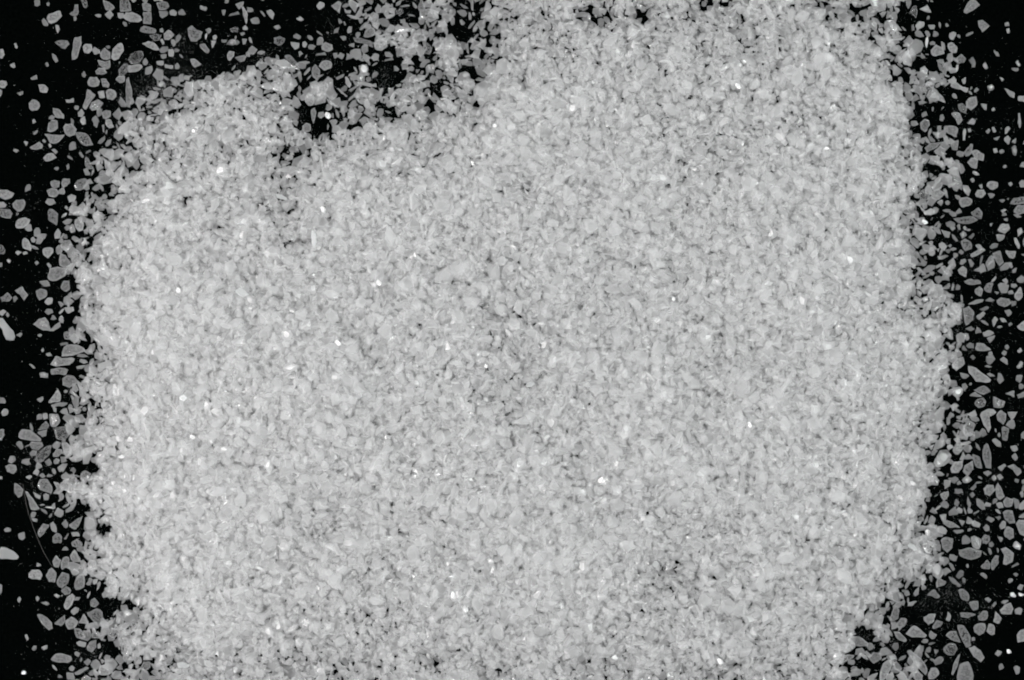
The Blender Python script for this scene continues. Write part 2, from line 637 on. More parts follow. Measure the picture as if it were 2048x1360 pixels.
(1536,680): """1660,20 1720,25 1780,80 1700,90 1650,75
1760,100 1785,88 1800,110 1780,130 1760,122
1615,135 1635,118 1660,140 1640,162
1855,160 1880,133 1915,155 1918,200 1890,185
1985,215 2020,165 2040,180 2035,215 2000,230
1990,85 2020,60 2035,90 2010,105
1890,50 1915,35 1930,60 1905,82
1830,320 1840,260 1865,270 1885,320 1855,350
1595,200 1660,225 1785,320 1740,345 1660,330 1610,265
1640,400 1730,360 1780,410 1720,440
1605,445 1650,410 1715,455
1450,200 1490,150 1555,130 1568,190 1500,240 1455,230
1300,215 1400,175 1432,195 1410,235 1340,260
1645,510 1670,470 1720,460 1742,490 1725,535 1680,545
1505,470 1520,455 1535,472 1518,490
1592,595 1655,558 1670,600 1640,620
1690,600 1720,560 1800,552 1820,580 1760,600 1780,700 1760,740 1720,680
1825,600 1860,560 1905,590 1895,650 1878,678 1835,640
1910,575 1992,572 1970,620 1945,640
1800,450 1840,470 1895,490 1880,540 1800,540
1890,430 1968,402 1970,458
1985,440 2048,405 2048,450 2000,465
1535,700 1600,645 1650,680 1610,775 1555,770
1862,700 1885,690 1925,705 1905,810 1870,800
1790,800 1815,782 1860,815 1865,855 1830,855
1832,760 1850,738 1862,765 1845,780
1475,870 1520,780 1555,840 1550,890 1515,920 1480,900
1600,860 1615,835 1632,865 1615,890
1715,880 1745,818 1780,900 1785,1025 1740,1020 1718,950
1632,910 1690,930 1710,1030 1670,1020 1640,970
1530,960 1560,885 1578,930 1560,965
1455,1030 1490,970 1560,965 1555,1005 1520,1060 1465,1060
1560,1000 1630,960 1635,1030 1590,1085 1550,1050
1715,1060 1760,1042 1790,1065 1755,1090
1785,1100 1810,1075 1830,1110 1805,1130
1825,1085 1860,1070 1880,1100 1850,1122
1835,1020 1890,985 1905,1010 1860,1050
1910,1010 1960,990 2015,1030 2025,1060 1995,1090 1960,1040
1720,1190 1750,1155 1800,1160 1815,1200 1770,1250 1730,1235
1815,1190 1840,1140 1870,1195 1890,1250 1855,1285 1825,1250
1615,1190 1660,1145 1665,1180 1640,1205
1610,1235 1635,1212 1655,1240 1630,1262
1505,1145 1530,1122 1550,1148 1520,1162
1490,1190 1550,1190 1560,1225 1500,1230
1485,1310 1505,1265 1532,1300 1515,1338
1875,1290 1905,1255 1955,1270 1960,1310 1925,1340 1885,1325
1955,1260 2000,1275 2020,1340 1980,1350
1820,1300 1870,1290 1885,1335 1840,1345
1370,1230 1440,1205 1445,1240 1405,1295
1405,1120 1460,1120 1450,1170 1410,1190
1935,850 1985,840 2000,880 1960,895
1945,930 1975,900 2000,945 1975,968
1578,50 1610,20 1645,30 1645,70 1600,65
2022,755 2040,730 2048,735 2048,790 2025,785
1230,1090 1300,1060 1345,1100 1330,1145 1265,1130
""",
(0,1020): """35,155 60,138 92,150 85,172 45,175
148,190 195,172 205,225 180,242 152,225
250,65 300,68 298,98 265,90
0,330 10,290 75,310 130,345 158,375 140,395 60,390 0,382
0,575 20,600 15,660 0,690
232,510 260,475 330,475 340,520 325,555 255,552 235,535
460,560 500,495 555,510 550,580 500,625 465,600
370,520 420,455 460,500 450,580 400,570
490,640 530,600 568,625 565,665 520,672
512,760 535,690 580,668 602,690 580,760 540,798 515,785
432,682 450,668 485,685 465,705
138,715 155,690 172,710 158,745
285,705 300,685 318,710 300,732
300,180 345,110 395,120 360,180 320,222
565,810 600,775 635,785 625,820 590,838
302,840 330,830 380,860 420,900 420,945 395,960 340,910
435,905 480,870 520,835 528,890 490,930
522,905 570,845 628,890 600,940 550,955
635,900 685,820 730,905
705,820 780,785 825,810 820,935 770,910 730,870
590,940 650,950 700,1000 680,1040 620,1020
670,960 725,960 730,1020 700,1050 670,1030
735,985 800,960 825,1000 810,1018 745,1018
868,980 920,930 962,935 955,990 905,1022
612,1060 640,1045 695,1060 685,1095 630,1090
695,1090 730,1045 770,1038 775,1095 735,1140 700,1120
780,1075 800,1060 808,1100 785,1110
832,1180 850,1158 885,1165 875,1220 850,1215
405,1195 440,1148 500,1145 570,1170 580,1200 545,1222 450,1215
330,1098 380,1078 380,1110 350,1120
198,1000 215,992 232,1030 215,1045
788,1300 805,1240 860,1232 888,1305 850,1320 800,1318
650,1345 690,1318 730,1340 730,1360 655,1360
598,1300 690,1250 718,1262 640,1315 605,1320
552,1265 575,1242 600,1260 585,1290 560,1285
535,1295 590,1300 605,1355 545,1355
705,425 730,390 775,405 782,440 745,470 712,455
672,480 690,462 708,480 700,520 680,515
580,490 605,448 645,480 620,515 590,515
595,585 620,525 670,500 685,560 675,620 610,640
560,365 600,315 645,385 640,420 570,400
555,115 670,40 640,110 610,160 570,145
575,260 620,225 665,275 650,300 580,290
570,175 630,175 640,210 580,210
650,325 720,335 728,365 680,355
420,215 460,180 500,210 490,265 430,265
400,110 425,88 450,130 455,180 420,170
485,420 520,365 560,375 555,440 500,480
420,410 450,360 490,400 470,460 430,450
815,670 845,640 880,650 870,690 830,705
800,530 830,465 865,480 870,510 830,555
860,570 890,500 945,520 985,590 960,640 900,650
950,1010 1000,985 1060,1040 1070,1110 1045,1175 990,1140 975,1060
965,930 1010,895 1045,925 1020,950 970,955
725,725 760,700 800,745 770,780 730,765
1035,1250 1055,1225 1070,1240 1050,1280
1085,1245 1105,1228 1120,1245 1100,1265
1115,1275 1150,1210 1200,1210 1205,1260 1170,1285
1038,1305 1095,1295 1090,1325 1050,1330
1255,1330 1275,1280 1298,1320 1290,1350 1262,1350
1200,1110 1270,1130 1265,1170 1215,1180
1422,1215 1470,1210 1525,1230 1510,1255 1430,1258
1065,1150 1090,1145 1095,1190 1075,1195
""",
(1536,1020): """1618,100 1650,78 1698,110 1690,140 1640,130
1718,140 1745,110 1770,130 1770,165 1740,170
1520,75 1580,90 1550,130
1635,30 1685,0 1690,10 1650,38
1395,105 1430,80 1500,110 1530,140 1450,145
1480,160 1560,155 1565,170 1510,192
1690,230 1715,195 1755,205 1762,245 1730,275 1700,265
1615,215 1645,205 1705,240 1680,320 1630,300
1525,320 1610,295 1710,325 1700,370 1620,400 1530,370
1698,450 1755,395 1778,430 1770,475 1705,465
1780,430 1815,360 1845,365 1845,420 1800,485 1782,470
1858,310 1900,295 1960,345 1950,410 1900,442 1875,430 1890,360
1958,512 1980,498 2003,515 1985,535
1845,130 1870,85 1900,90 1900,140 1865,155
1885,185 1905,125 1960,150 1965,220 1930,235 1895,210
1980,110 2005,72 2048,90 2048,215 2010,190
1875,20 1900,0 1955,0 1972,100 1930,110 1885,60
1990,625 2015,592 2045,600 2025,645
1732,710 1760,695 1788,715 1765,742
1790,765 1815,730 1830,745 1800,782
1848,800 1890,755 1940,740 1960,790 1945,832 1860,830
1860,740 1880,722 1925,722 1890,755
1968,800 2000,775 2035,790 2020,835 1980,832
1675,850 1720,805 1760,810 1755,865 1720,885 1685,880
1800,900 1815,805 1868,860 1850,905
1640,940 1670,905 1730,905 1742,940 1720,985 1685,1002 1648,975
1742,970 1765,910 1805,915 1810,990 1780,1002
1508,920 1560,920 1600,980 1620,1085 1575,1090 1530,1010
1410,1000 1450,965 1500,965 1535,1060 1480,1045
1600,1100 1650,1092 1700,1120 1732,1180 1700,1220 1640,1170
1812,1150 1835,1118 1875,1135 1840,1172
1985,1000 2010,960 2048,945 2048,1045 1995,1055
1400,1110 1440,1060 1500,1070 1515,1110 1490,1160 1430,1160
1098,1120 1140,1120 1215,1180 1275,1270 1250,1310 1180,1250
1275,1320 1300,1265 1350,1262 1368,1310 1330,1350 1285,1355
990,1230 1020,1205 1070,1268 1045,1295 1005,1270
1080,1260 1150,1230 1170,1265 1130,1285
1150,1305 1180,1275 1240,1320 1220,1360 1170,1355
1465,1310 1490,1210 1535,1145 1520,1240 1478,1320
1505,1340 1530,1230 1600,1205 1640,1320 1620,1360 1520,1360
885,1330 920,1220 985,1180 990,1240 940,1345 900,1360
800,1180 840,1135 900,1140 905,1190 840,1230
1000,1060 1040,1060 1045,1100 1020,1130 990,1100
665,1080 680,1005 730,1010 805,1065 800,1090 700,1085
1098,990 1150,925 1190,930 1270,1000 1260,1022 1150,1015
1240,870 1280,830 1335,830 1325,890 1280,920
1270,680 1325,630 1375,690 1365,705
1340,580 1360,540 1425,570 1410,600 1345,620
1440,530 1480,540 1545,600 1530,618 1460,570
1375,240 1410,210 1480,225 1470,300 1430,335 1390,300
1450,350 1520,370 1500,410 1450,395
1520,640 1560,625 1610,680 1605,730 1550,720
1600,735 1675,725 1685,780 1640,810
1535,820 1600,820 1665,835 1600,865 1540,855
1310,930 1350,880 1400,890 1380,930 1320,950
1422,880 1440,808 1465,850 1450,890
965,870 1020,760 1055,800 1040,870 985,895
1020,920 1060,860 1110,870 1090,930 1040,945
480,1215 560,1160 690,1150 670,1180 540,1225
540,1095 570,1055 620,1060 620,1110 560,1130
1180,1130 1215,1080 1245,1085 1240,1130 1200,1145
1000,970 1050,970 1112,1040 1085,1055 1030,1030
""",
}

# ------------------------------------------------------------------ how deep the grit lies, per 64-pixel square
LEVELS = """
0 0 0 1 2 1 1 2 2 1 1 3 3 4 4 5 6 6 5 6 5 6 5 6 6 6 5 5 2 1 0 0
0 0 1 1 1 1 1 2 3 2 2 3 4 4 4 5 6 6 6 7 6 6 6 6 6 7 6 6 4 3 0 0
0 0 1 2 3 4 5 5 5 4 3 4 4 4 5 6 7 7 7 7 7 7 7 7 7 7 7 6 4 3 1 0
0 1 1 3 5 6 6 6 6 3 4 5 5 5 6 7 8 8 8 8 7 7 7 7 7 7 7 7 4 2 1 1
0 1 1 4 6 6 6 6 6 5 6 6 6 6 7 8 8 8 8 8 8 7 7 7 7 8 8 7 5 3 1 1
0 0 2 5 6 7 7 6 6 6 7 7 7 7 8 8 8 8 8 8 8 7 7 8 8 8 8 7 5 3 1 1
0 1 3 5 7 8 8 7 6 6 7 8 8 8 8 8 8 8 8 8 8 8 8 8 8 8 8 7 5 3 2 1
0 2 3 6 8 8 8 7 7 7 8 8 8 8 8 8 8 8 8 8 8 8 8 8 8 8 8 7 5 3 2 2
0 1 4 6 8 9 8 8 8 8 8 8 8 8 8 7 8 8 8 8 8 8 8 9 9 9 8 7 6 3 2 2
0 1 4 7 9 9 9 9 8 8 8 8 8 8 8 7 7 8 8 8 8 8 9 9 9 9 8 8 6 5 4 2
0 1 4 7 9 9 9 9 9 9 8 8 8 8 8 7 7 8 8 8 8 8 8 8 8 9 8 8 7 5 3 1
0 0 3 6 9 9 9 9 9 9 9 8 8 8 8 7 7 8 8 8 9 8 8 8 8 9 8 8 7 5 2 1
0 0 4 7 9 9 9 9 9 9 9 8 8 8 8 7 7 8 8 9 9 8 8 8 8 8 8 8 7 5 2 1
0 2 4 7 9 9 9 9 9 9 9 8 8 8 8 8 7 8 8 9 9 8 8 8 8 8 8 8 6 5 2 1
0 2 3 7 9 9 9 9 9 9 8 8 8 8 8 8 8 8 8 9 9 9 8 8 8 8 8 7 6 4 2 2
0 2 4 7 9 9 9 9 9 8 8 8 8 8 8 8 8 8 8 8 8 8 8 8 8 8 7 7 6 3 2 2
0 1 3 7 8 9 9 9 9 8 7 8 8 8 8 8 8 8 8 8 8 7 7 8 8 8 8 7 6 4 2 2
0 1 3 5 8 9 9 9 8 8 8 8 8 8 8 8 8 8 8 8 7 6 7 8 8 7 7 7 6 4 2 1
0 1 2 4 6 8 8 8 8 8 8 7 7 8 8 8 8 8 8 7 6 6 7 7 7 7 7 6 4 2 1 1
0 1 2 4 5 7 8 8 7 7 7 6 7 7 8 7 7 7 7 7 7 7 7 7 7 7 6 5 4 3 1 0
0 1 2 3 5 6 6 7 6 6 6 6 7 6 6 7 7 7 6 6 6 7 7 6 6 6 5 4 4 3 1 0
0 0 2 3 4 5 6 6 6 5 6 6 6 6 6 6 6 6 5 6 6 5 5 6 5 5 5 4 3 2 1 0
"""
LAYERS = np.array([0.015, 0.13, 0.42, 0.72, 1.00, 1.40, 1.95, 3.1, 4.9, 7.4])
lv = np.array([[int(c) for c in r.split()] for r in LEVELS.strip().split("\n")])
lay = LAYERS[lv]

CELL = 4.0
MARG = 60.0                      # the heap goes on a little outside the frame
gx = np.arange(-MARG, W + MARG, CELL) + CELL / 2
gy = np.arange(-MARG, H + MARG, CELL) + CELL / 2
NX, NY = len(gx), len(gy)


def bilin(a, X, Y, step, off):
    u = np.clip((X - off) / step, 0, a.shape[1] - 1.001)
    v = np.clip((Y - off) / step, 0, a.shape[0] - 1.001)
    i, j = u.astype(int), v.astype(int)
    fu, fv = u - i, v - j
    return (a[j, i] * (1 - fu) * (1 - fv) + a[j, i + 1] * fu * (1 - fv)
            + a[j + 1, i] * (1 - fu) * fv + a[j + 1, i + 1] * fu * fv)


GX, GY = np.meshgrid(gx, gy)


def lumps(step):
    a = rng.normal(size=(int(H / step) + 8, int(W / step) + 8))
    return bilin(a, GX, GY, step, -2 * step)


jx, jy = lumps(70) * 14, lumps(70) * 14      # fray the edges of the squares
target = bilin(lay, GX + jx, GY + jy, 64.0, 32.0)
fade = np.clip((target - 1.2) / 2.5, 0, 1)
lump = np.exp(0.32 * lumps(38) + 0.25 * lumps(19))
target = target * (lump * (1 - fade) + fade * (1 + 0.10 * lumps(60) + 0.12 * lumps(140)))


# bare patches and clearings seen in the photograph: x, y, radius x, radius y
for bx, by, rx, ry in ((275, 170, 34, 26), (300, 50, 30, 22), (560, 70, 70, 42), (625, 240, 30, 34), 
                       (780, 150, 22, 26), (920, 65, 26, 22), (170, 935, 34, 16), (640, 20, 40, 26), (160, 1040, 18, 40),
                       (215, 1215, 16, 24), (1880, 1195, 46, 40), (1800, 1290, 26, 24),
                       (1730, 1270, 22, 20), (1812, 40, 24, 20), (1840, 230, 22, 26), (1820, 1225, 40, 16),
                       (210, 1060, 20, 16), (1990, 800, 26, 60), (1885, 1235, 60, 24),
                       (400, 130, 60, 30), (100, 480, 14, 60), (1840, 130, 24, 16)):
    d = ((GX - bx) / rx) ** 2 + ((GY - by) / ry) ** 2
    target *= np.clip(d * 0.9 - 0.25, 0.03, 1)

# shallow grooves and hollows in the heap
deep = target > 2.4
for bx, by, rx, ry, dp in ((1010, 640, 34, 110, .55), (1040, 800, 40, 70, .45), (1440, 620, 34, 120, .4), (1400, 800, 34, 90, .4),
                           (480, 430, 40, 70, .55), (500, 560, 40, 60, .35), (760, 720, 30, 100, .3), (1330, 1060, 34, 70, .45),
                           (1290, 1150, 40, 50, .5), (670, 1040, 50, 30, .3), (1400, 330, 40, 60, .4), (1300, 260, 60, 30, .35),
                           (1160, 350, 40, 30, .3), (600, 330, 60, 40, .4), (1170, 930, 30, 80, .25), (1760, 640, 30, 90, .45),
                           (1690, 860, 40, 40, .4), (860, 860, 30, 70, .3), (540, 860, 24, 90, .2), (1260, 560, 26, 90, .25)):
    d = ((GX - bx) / rx) ** 2 + ((GY - by) / ry) ** 2
    target *= 1 - 0.7 * dp * np.exp(-d)

target = np.where(deep, np.maximum(target, 3.0), target)
hmap = np.zeros((NY, NX))        # height of the heap so far, pixels
cnt = np.zeros((NY, NX))         # how many grains lie over each cell
NC = 4                           # coarse cells of 16 px
cavg = np.zeros((NY // NC + 1, NX // NC + 1))


def cell(x, y):
    return int((x + MARG) / CELL), int((y + MARG) / CELL)


# ------------------------------------------------------------------ grain shapes
def loft(outline, height, n=14, seed_rng=rng, levels=((0.0, 0.74), (0.28, 0.98), (0.60, 1.0), (0.88, 0.84), (0.95, 0.55)), tilt=0.25,
         ragged=0.055):
    """a chipped solid on a polygon outline (pixels, centred): rings of points narrowing to a slanted top face"""
    P = np.array(outline, float)
    e = np.roll(P, -1, 0) - P
    ln = np.hypot(e[:, 0], e[:, 1])
    cum = np.concatenate([[0], np.cumsum(ln)])
    # keep every corner and spend the other points along the sides
    k = len(P)
    if n < k + 2:
        n = k + 2
    extra = np.maximum(0, np.round((n - k) * ln / ln.sum()).astype(int))
    pts = []
    for i in range(k):
        a, b, c = P[i - 1], P[i], P[(i + 1) % k]
        # round each corner slightly
        pts.append(b * 0.94 + (a + c) * 0.03)
        for q in range(extra[i]):
            t = (q + 1) / (extra[i] + 1)
            m = b * (1 - t) + c * t
            out = np.array([e[i][1], -e[i][0]]) / max(ln[i], 1e-6)
            pts.append(m + out * ln[i] * 0.03 * seed_rng.uniform(-1.1, 1.3) * 4 * t * (1 - t) + seed_rng.normal(size=2) * 0.22)
    R = np.array(pts)
    n = len(R)
    cen = R.mean(0)
    sx, sy = seed_rng.normal(size=2) * tilt
    ext = np.abs(R - cen).max()
    V = []
    for z, s in levels:
        ring = cen + (R - cen) * s * (1 + seed_rng.normal(size=(n, 1)) * ragged)
        # a straight bevel of even width reads better than plain scaling on long grains
        zz = np.full(n, z * height) + (seed_rng.normal(size=n) * 0.05 * height if 0 < z < 0.89 else 0)
        if z > 0.5:
            zz = zz + ((ring[:, 0] - cen[0]) * sx + (ring[:, 1] - cen[1]) * sy) / ext * height * 0.6 * z
        V.append(np.column_stack([ring, np.maximum(zz, 0.02 * height if z > 0 else 0)]))
    V = np.concatenate(V)
    F = []
    m = len(levels)
    for r in range(m - 1):
        for i in range(n):
            j = (i + 1) % n
            F.append((r * n + i, r * n + j, (r + 1) * n + j, (r + 1) * n + i))
    F.append(tuple(range(n - 1, -1, -1)))
    F.append(tuple((m - 1) * n + i for i in range(n)))
    return V, F


def ccw(P):
    a = 0.0
    for i in range(len(P)):
        x0, y0 = P[i]
        x1, y1 = P[(i + 1) % len(P)]
        a += x0 * y1 - x1 * y0
    return (P if a > 0 else P[::-1]), abs(a) / 2


def tint_attr(me, val, rings=0):
    if rings:
        n = len(me.vertices) // rings
        ca = me.attributes.new('core', 'FLOAT', 'POINT')
        v = np.zeros(len(me.vertices), dtype=np.float32)
        v[-n:] = 1.0
        v[-2 * n:-n] = 0.15
        v[:n] = 0.6
        ca.data.foreach_set('value', v)
    at = me.attributes.new('tint', 'FLOAT', 'POINT')
    at.data.foreach_set('value', np.full(len(me.vertices), val, dtype=np.float32))


# ------------------------------------------------------------------ laying grains on the heap
def lay_down(x, y, a, b, yaw, thick, stack=0.05):
    """find where a grain of half axes a, b comes to rest; returns base height and slope and raises the heap"""
    r = max(a, b) + CELL
    i0, j0 = cell(x - r, y - r)
    i1, j1 = cell(x + r, y + r)
    i0, j0 = max(i0, 0), max(j0, 0)
    i1, j1 = min(i1 + 1, NX), min(j1 + 1, NY)
    if i1 <= i0 or j1 <= j0:
        return 0.0, 0.0, 0.0
    X = GX[j0:j1, i0:i1] - x
    Y = GY[j0:j1, i0:i1] - y
    c, s = math.cos(yaw), math.sin(yaw)
    U = X * c + Y * s
    Vv = -X * s + Y * c
    m = (U / a) ** 2 + (Vv / b) ** 2 <= 1.15
    if not m.any():
        m = (X ** 2 + Y ** 2) == (X ** 2 + Y ** 2).min()
    hh = hmap[j0:j1, i0:i1]
    hv = hh[m]
    hm, hx = hv.mean(), hv.max()
    base = hm * (1 - stack) + hx * stack
    if hv.size > 3:
        xm, ym = X[m], Y[m]
        d = hv - hm
        gxs = (d * xm).sum() / ((xm * xm).sum() + 30)
        gys = (d * ym).sum() / ((ym * ym).sum() + 30)
    else:
        gxs = gys = 0.0
    top = base + thick * 0.64
    hh[m] = np.maximum(hv, top)
    cnt[j0:j1, i0:i1][m] += 1
    cavg[min((j0 + j1) // 2 // NC, cavg.shape[0] - 1), min((i0 + i1) // 2 // NC, cavg.shape[1] - 1)] += m.sum() / NC / NC
    return base, gxs, gys


def world_pt(x, y, z=0.0):
    return ((x - W / 2) / 100.0, (H / 2 - y) / 100.0, z / 100.0)


# ------------------------------------------------------------------ grains seen singly: outlines taken from the photograph
single = []                       # dict(cx, cy, poly, area)
for (ox, oy), txt in TRACED.items():
    for line in txt.strip().split("\n"):
        P = [tuple(float(v) for v in q.split(",")) for q in line.split()]
        P = [(ox + px / 4.0, oy + py / 4.0) for px, py in P]
        # grains cut by the picture's edge go on beyond it
        P = [((-5.0 if px <= 0.6 else (W + 5.0 if px >= W - 0.6 else px)), (-5.0 if py <= 0.6 else (H + 5.0 if py >= H - 0.6 else py))) for px, py in P]
        Q = [(px, -py) for px, py in P]
        Q, area = ccw(Q)
        q = np.array(Q)
        c = q.mean(0)
        single.append(dict(cx=c[0], cy=-c[1], poly=q - c, area=area, mat='grain'))

# grains that stand out on the heap itself: x, y, half length, half width, angle, look, label
SPECIAL = [
    (362, 581, 7, 6, 20, 'glint', "brilliant white glinting grain alone in the upper left of the heap"),
    (371, 795, 10, 8, 30, 'glint', "brightest and largest sparkling grain, on the left part of the heap"),
    (649, 420, 9, 7, 70, 'glint', "white sparkling grain just below the dark hollow in the heap"),
    (657, 231, 10, 7, 40, 'glint', "sparkling white grain at the rim of the bare notch in the upper edge"),
    (727, 137, 10, 9, 60, 'glint', "shimmering grain among loose grains above the bare notch"),
    (680, 686, 9, 6, 45, 'glint', "glinting grain left of the centre of the heap"),
    (908, 1188, 11, 6, 80, 'glint', "upright white flashing grain low in the middle of the heap"),
    (930, 1216, 9, 7, 80, 'glint', "speckled glinting grain just below the upright flashing grain"),
    (990, 254, 6, 5, 0, 'glint', "small round bright glint in the upper middle of the heap"),
    (973, 732, 6, 5, 70, 'glint', "small bright glint beside the shaded groove in the middle of the heap"),
    (1847, 444, 10, 6, 30, 'glint', "sparkling grain at the right edge of the heap near a thin splinter"),
    (248, 912, 8, 5, 0, 'glint', "glinting grain at the lower left edge of the heap"),
    (390, 873, 7, 6, 0, 'glint', "soft white glint below the brightest sparkling grain"),
    (1229, 1314, 9, 6, 0, 'glint', "sparkling grain near the bottom edge of the heap, right of centre"),
    (1705, 902, 5, 5, 0, 'glint', "tiny bright glint in the lower right part of the heap"),
    (1475, 174, 9, 6, 50, 'glint', "glinting grain in the upper right part of the heap"),
    (1694, 521, 11, 7, 65, 'glint', "long sparkling grain on the right part of the heap"),
    (1440, 1321, 9, 7, 60, 'glint', "sparkling grain at the bottom of the heap beside dark gaps"),
    (1650, 299, 8, 4, 0, 'glint', "flat white glint near the upper right edge of the heap"),
    (1853, 84, 12, 4, 95, 'glint', "thin upright glinting splinter among loose grains at the upper right"),
    (1823, 966, 8, 5, 30, 'glint', "glinting grain at the lower right flank of the heap"),
    (760, 566, 9, 6, 45, 'glint', "jagged white glint right of the pale three-sided flake"),
    (1345, 598, 6, 5, 0, 'glint', "small glint right of the middle of the heap"),
    (1497, 848, 8, 5, 60, 'glint', "speckled glint in the right half of the heap, below its middle"),
    (48, 1345, 7, 5, 0, 'glint', "tiny shiny grain alone on the black card in the bottom left corner"),
    (2025, 1190, 8, 6, 20, 'glint', "sparkling grain near the right edge, left of its sparkling twin"),
    (2042, 1189, 7, 5, 0, 'glint', "sparkling grain cut by the right edge of the picture"),
    (2018, 1303, 7, 5, 30, 'glint', "small shiny grain alone on black near the bottom right corner"),
    (488, 586, 14, 10, 20, 'pale', "pale three-sided flake on the heap right of a brilliant glint"),
    (631, 481, 21, 6, 85, 'pale', "long upright pale sliver on the upper part of the heap"),
    (564, 395, 16, 5, 20, 'pale', "pale rod-shaped grain above the dark hollow of the heap"),
    (1061, 769, 9, 7, 10, 'pale', "solid white grain on the heap just right of the shaded groove"),
    (1310, 1127, 8, 6, 0, 'pale', "small milky white grain low on the right half of the heap"),
    (1820, 1091, 12, 6, 25, 'pale', "milky white oblong grain at the lower right edge of the heap"),
]

# whiter grains among the traced ones, by position
WHITE = {(15, 658): "large long speckled grain cut by the left edge of the picture",
         (19, 1108): "solid white pointed shard at the left edge low in the picture",
         (366, 1328): "chalk white slab near the bottom edge among clear grains",
         (1946, 827): "bright white three-sided chip on black right of the heap"}
NAMED = {(154, 96): "upright slanted rod-shaped grain on black near the upper left corner",
         (259, 185): "tall narrow rod-shaped grain above the upper left edge of the heap",
         (652, 95): "bluish block-shaped grain on black in the clearing above the heap",
         (1972, 911): "longest upright oblong grain on black right of the heap",
         (1953, 751): "large pointed shard leaning off the right flank of the heap",
         (2007, 604): "dark glassy oval grain near the right edge of the picture",
         (48, 245): None,
         (1828, 412): "thin pinkish splinter lying slantwise at the right edge of the heap",
         (1832, 1322): "long slanting almond-shaped grain near the bottom right",
         (70, 1000): "long pointed needle of a grain beside the thin fibre",
         (62, 870): "long blunt grain at the left tip of the loose fringe",
         (1880, 16): None}

for g in single:
    for table, mat in ((WHITE, 'pale'), (NAMED, None)):
        for (nx_, ny_), lab in table.items():
            if lab and math.hypot(g['cx'] - nx_, g['cy'] - ny_) < 9:
                g['label'] = lab
                if mat:
                    g['mat'] = mat

single.sort(key=lambda g: -g['area'])
N_THINGS = 300 - len(SPECIAL)
order = {id(g): k for k, g in enumerate(single)}


# ------------------------------------------------------------------ words for each grain
def describe(g):
    P = g['poly']
    q = P - P.mean(0)
    w, v = np.linalg.eigh(q.T @ q)
    ax = v[:, 1]
    Lg = np.ptp(q @ ax)
    Wd = np.ptp(q @ v[:, 0])
    el = Lg / max(Wd, 1)
    ang = math.degrees(math.atan2(ax[1], ax[0])) % 180
    lean = ("level" if ang < 22 or ang > 158 else "upright" if 68 < ang < 112 else
            "right-leaning" if ang <= 68 else "left-leaning")
    n = len(P)
    if el > 3.0:
        sh = "splinter-thin"
    elif el > 2.1:
        sh = "long narrow"
    elif el > 1.55:
        sh = "oblong" if n > 4 else "long tapering"
    elif n <= 3:
        sh = "three-cornered"
    elif n == 4:
        sh = "four-sided"
    elif n == 5:
        sh = "five-sided"
    elif n == 6:
        sh = "six-sided"
    else:
        sh = "rounded"
    size = ("very large" if g['area'] > 700 else "large" if g['area'] > 430 else "medium" if g['area'] > 250
            else "small")
    return size, (lean + " " if el > 1.55 else "") + sh


def region(x, y):
    col = min(int(x / W * 6), 5)
    row = min(int(y / H * 5), 4)
    rows = ["top", "upper", "middle", "lower", "bottom"]
    if row == 0:
        return ["in the top left corner", "near the top, left part", "near the top, left of centre",
                "near the top, right of centre", "near the top, right part", "in the top right corner"][col]
    if row == 4:
        return ["in the bottom left corner", "at the bottom, left part", "at the bottom, left of centre",
                "at the bottom, right of centre", "at the bottom, right part", "in the bottom right corner"][col]
    side = "left" if col < 3 else "right"
    far = ["far left", "left", "centre left", "centre right", "right", "far right"][col]
    return {1: "on the %s, upper part" % far, 2: "on the %s, halfway down" % far, 3: "on the %s, lower part" % far}[row]


def surround(g):
    d = [math.hypot(g['cx'] - h['cx'], g['cy'] - h['cy']) - math.sqrt(h['area'] / 3.14) for h in single if h is not g]
    gap = min(d) - math.sqrt(g['area'] / 3.14)
    if gap > 9:
        return "alone on black"
    return "among loose neighbours" if gap > 1 else "touching another grain"


def relation(g):
    best, h = 1e9, None
    for o in single:
        if o is g or o['area'] < 170:
            continue
        d = math.hypot(g['cx'] - o['cx'], g['cy'] - o['cy'])
        if d < best:
            best, h = d, o
    dx_, dy_ = g['cx'] - h['cx'], g['cy'] - h['cy']
    side = ("right of" if dx_ > 0 else "left of") if abs(dx_) > abs(dy_) else ("below" if dy_ > 0 else "above")
    sh = describe(h)[1].replace('level ', '').replace('upright ', '').replace('right-leaning ', '').replace('left-leaning ', '')
    art = "an" if sh[0] in "aeiou" else "a"
    return "%s %s one" % (side, art + " " + sh)


ORD = ["%s", "second %s", "third %s", "fourth %s", "fifth %s"]


def settle(gs, stem, depth=0):
    """give every grain of a list a label of its own"""
    if len(gs) == 1:
        gs[0]['label'] = stem
        return
    if depth == 0:
        parts = {}
        for g in gs:
            parts.setdefault(relation(g), []).append(g)
        for rel, sub in parts.items():
            settle(sub, stem.replace("alone on black ", "") + ", " + rel, 1)
        return
    xs = [g['cx'] for g in gs]
    ys = [g['cy'] for g in gs]
    horiz = np.ptp(xs) > np.ptp(ys)
    gs.sort(key=(lambda g: g['cx']) if horiz else (lambda g: g['cy']))
    first, last = ("leftmost", "rightmost") if horiz else ("highest", "lowest")
    half = (len(gs) + 1) // 2
    mid = (len(gs) % 2 == 1)
    for k, g in enumerate(gs):
        if mid and k == len(gs) // 2 and len(gs) == 3:
            w_ = "middle"
        elif k < half:
            w_ = ORD[k] % first
        else:
            w_ = ORD[len(gs) - 1 - k] % last
        g['label'] = w_ + " " + stem


things = single[:N_THINGS]
stems = {}
for g in things:
    if 'label' in g:
        continue
    size, sh = describe(g)
    sur = surround(g)
    stem = "%s %s grain %s%s" % (size, sh, "alone on black " if sur == "alone on black" else "", region(g['cx'], g['cy']))
    stems.setdefault(stem, []).append(g)
for st, gs in stems.items():
    settle(gs, st)

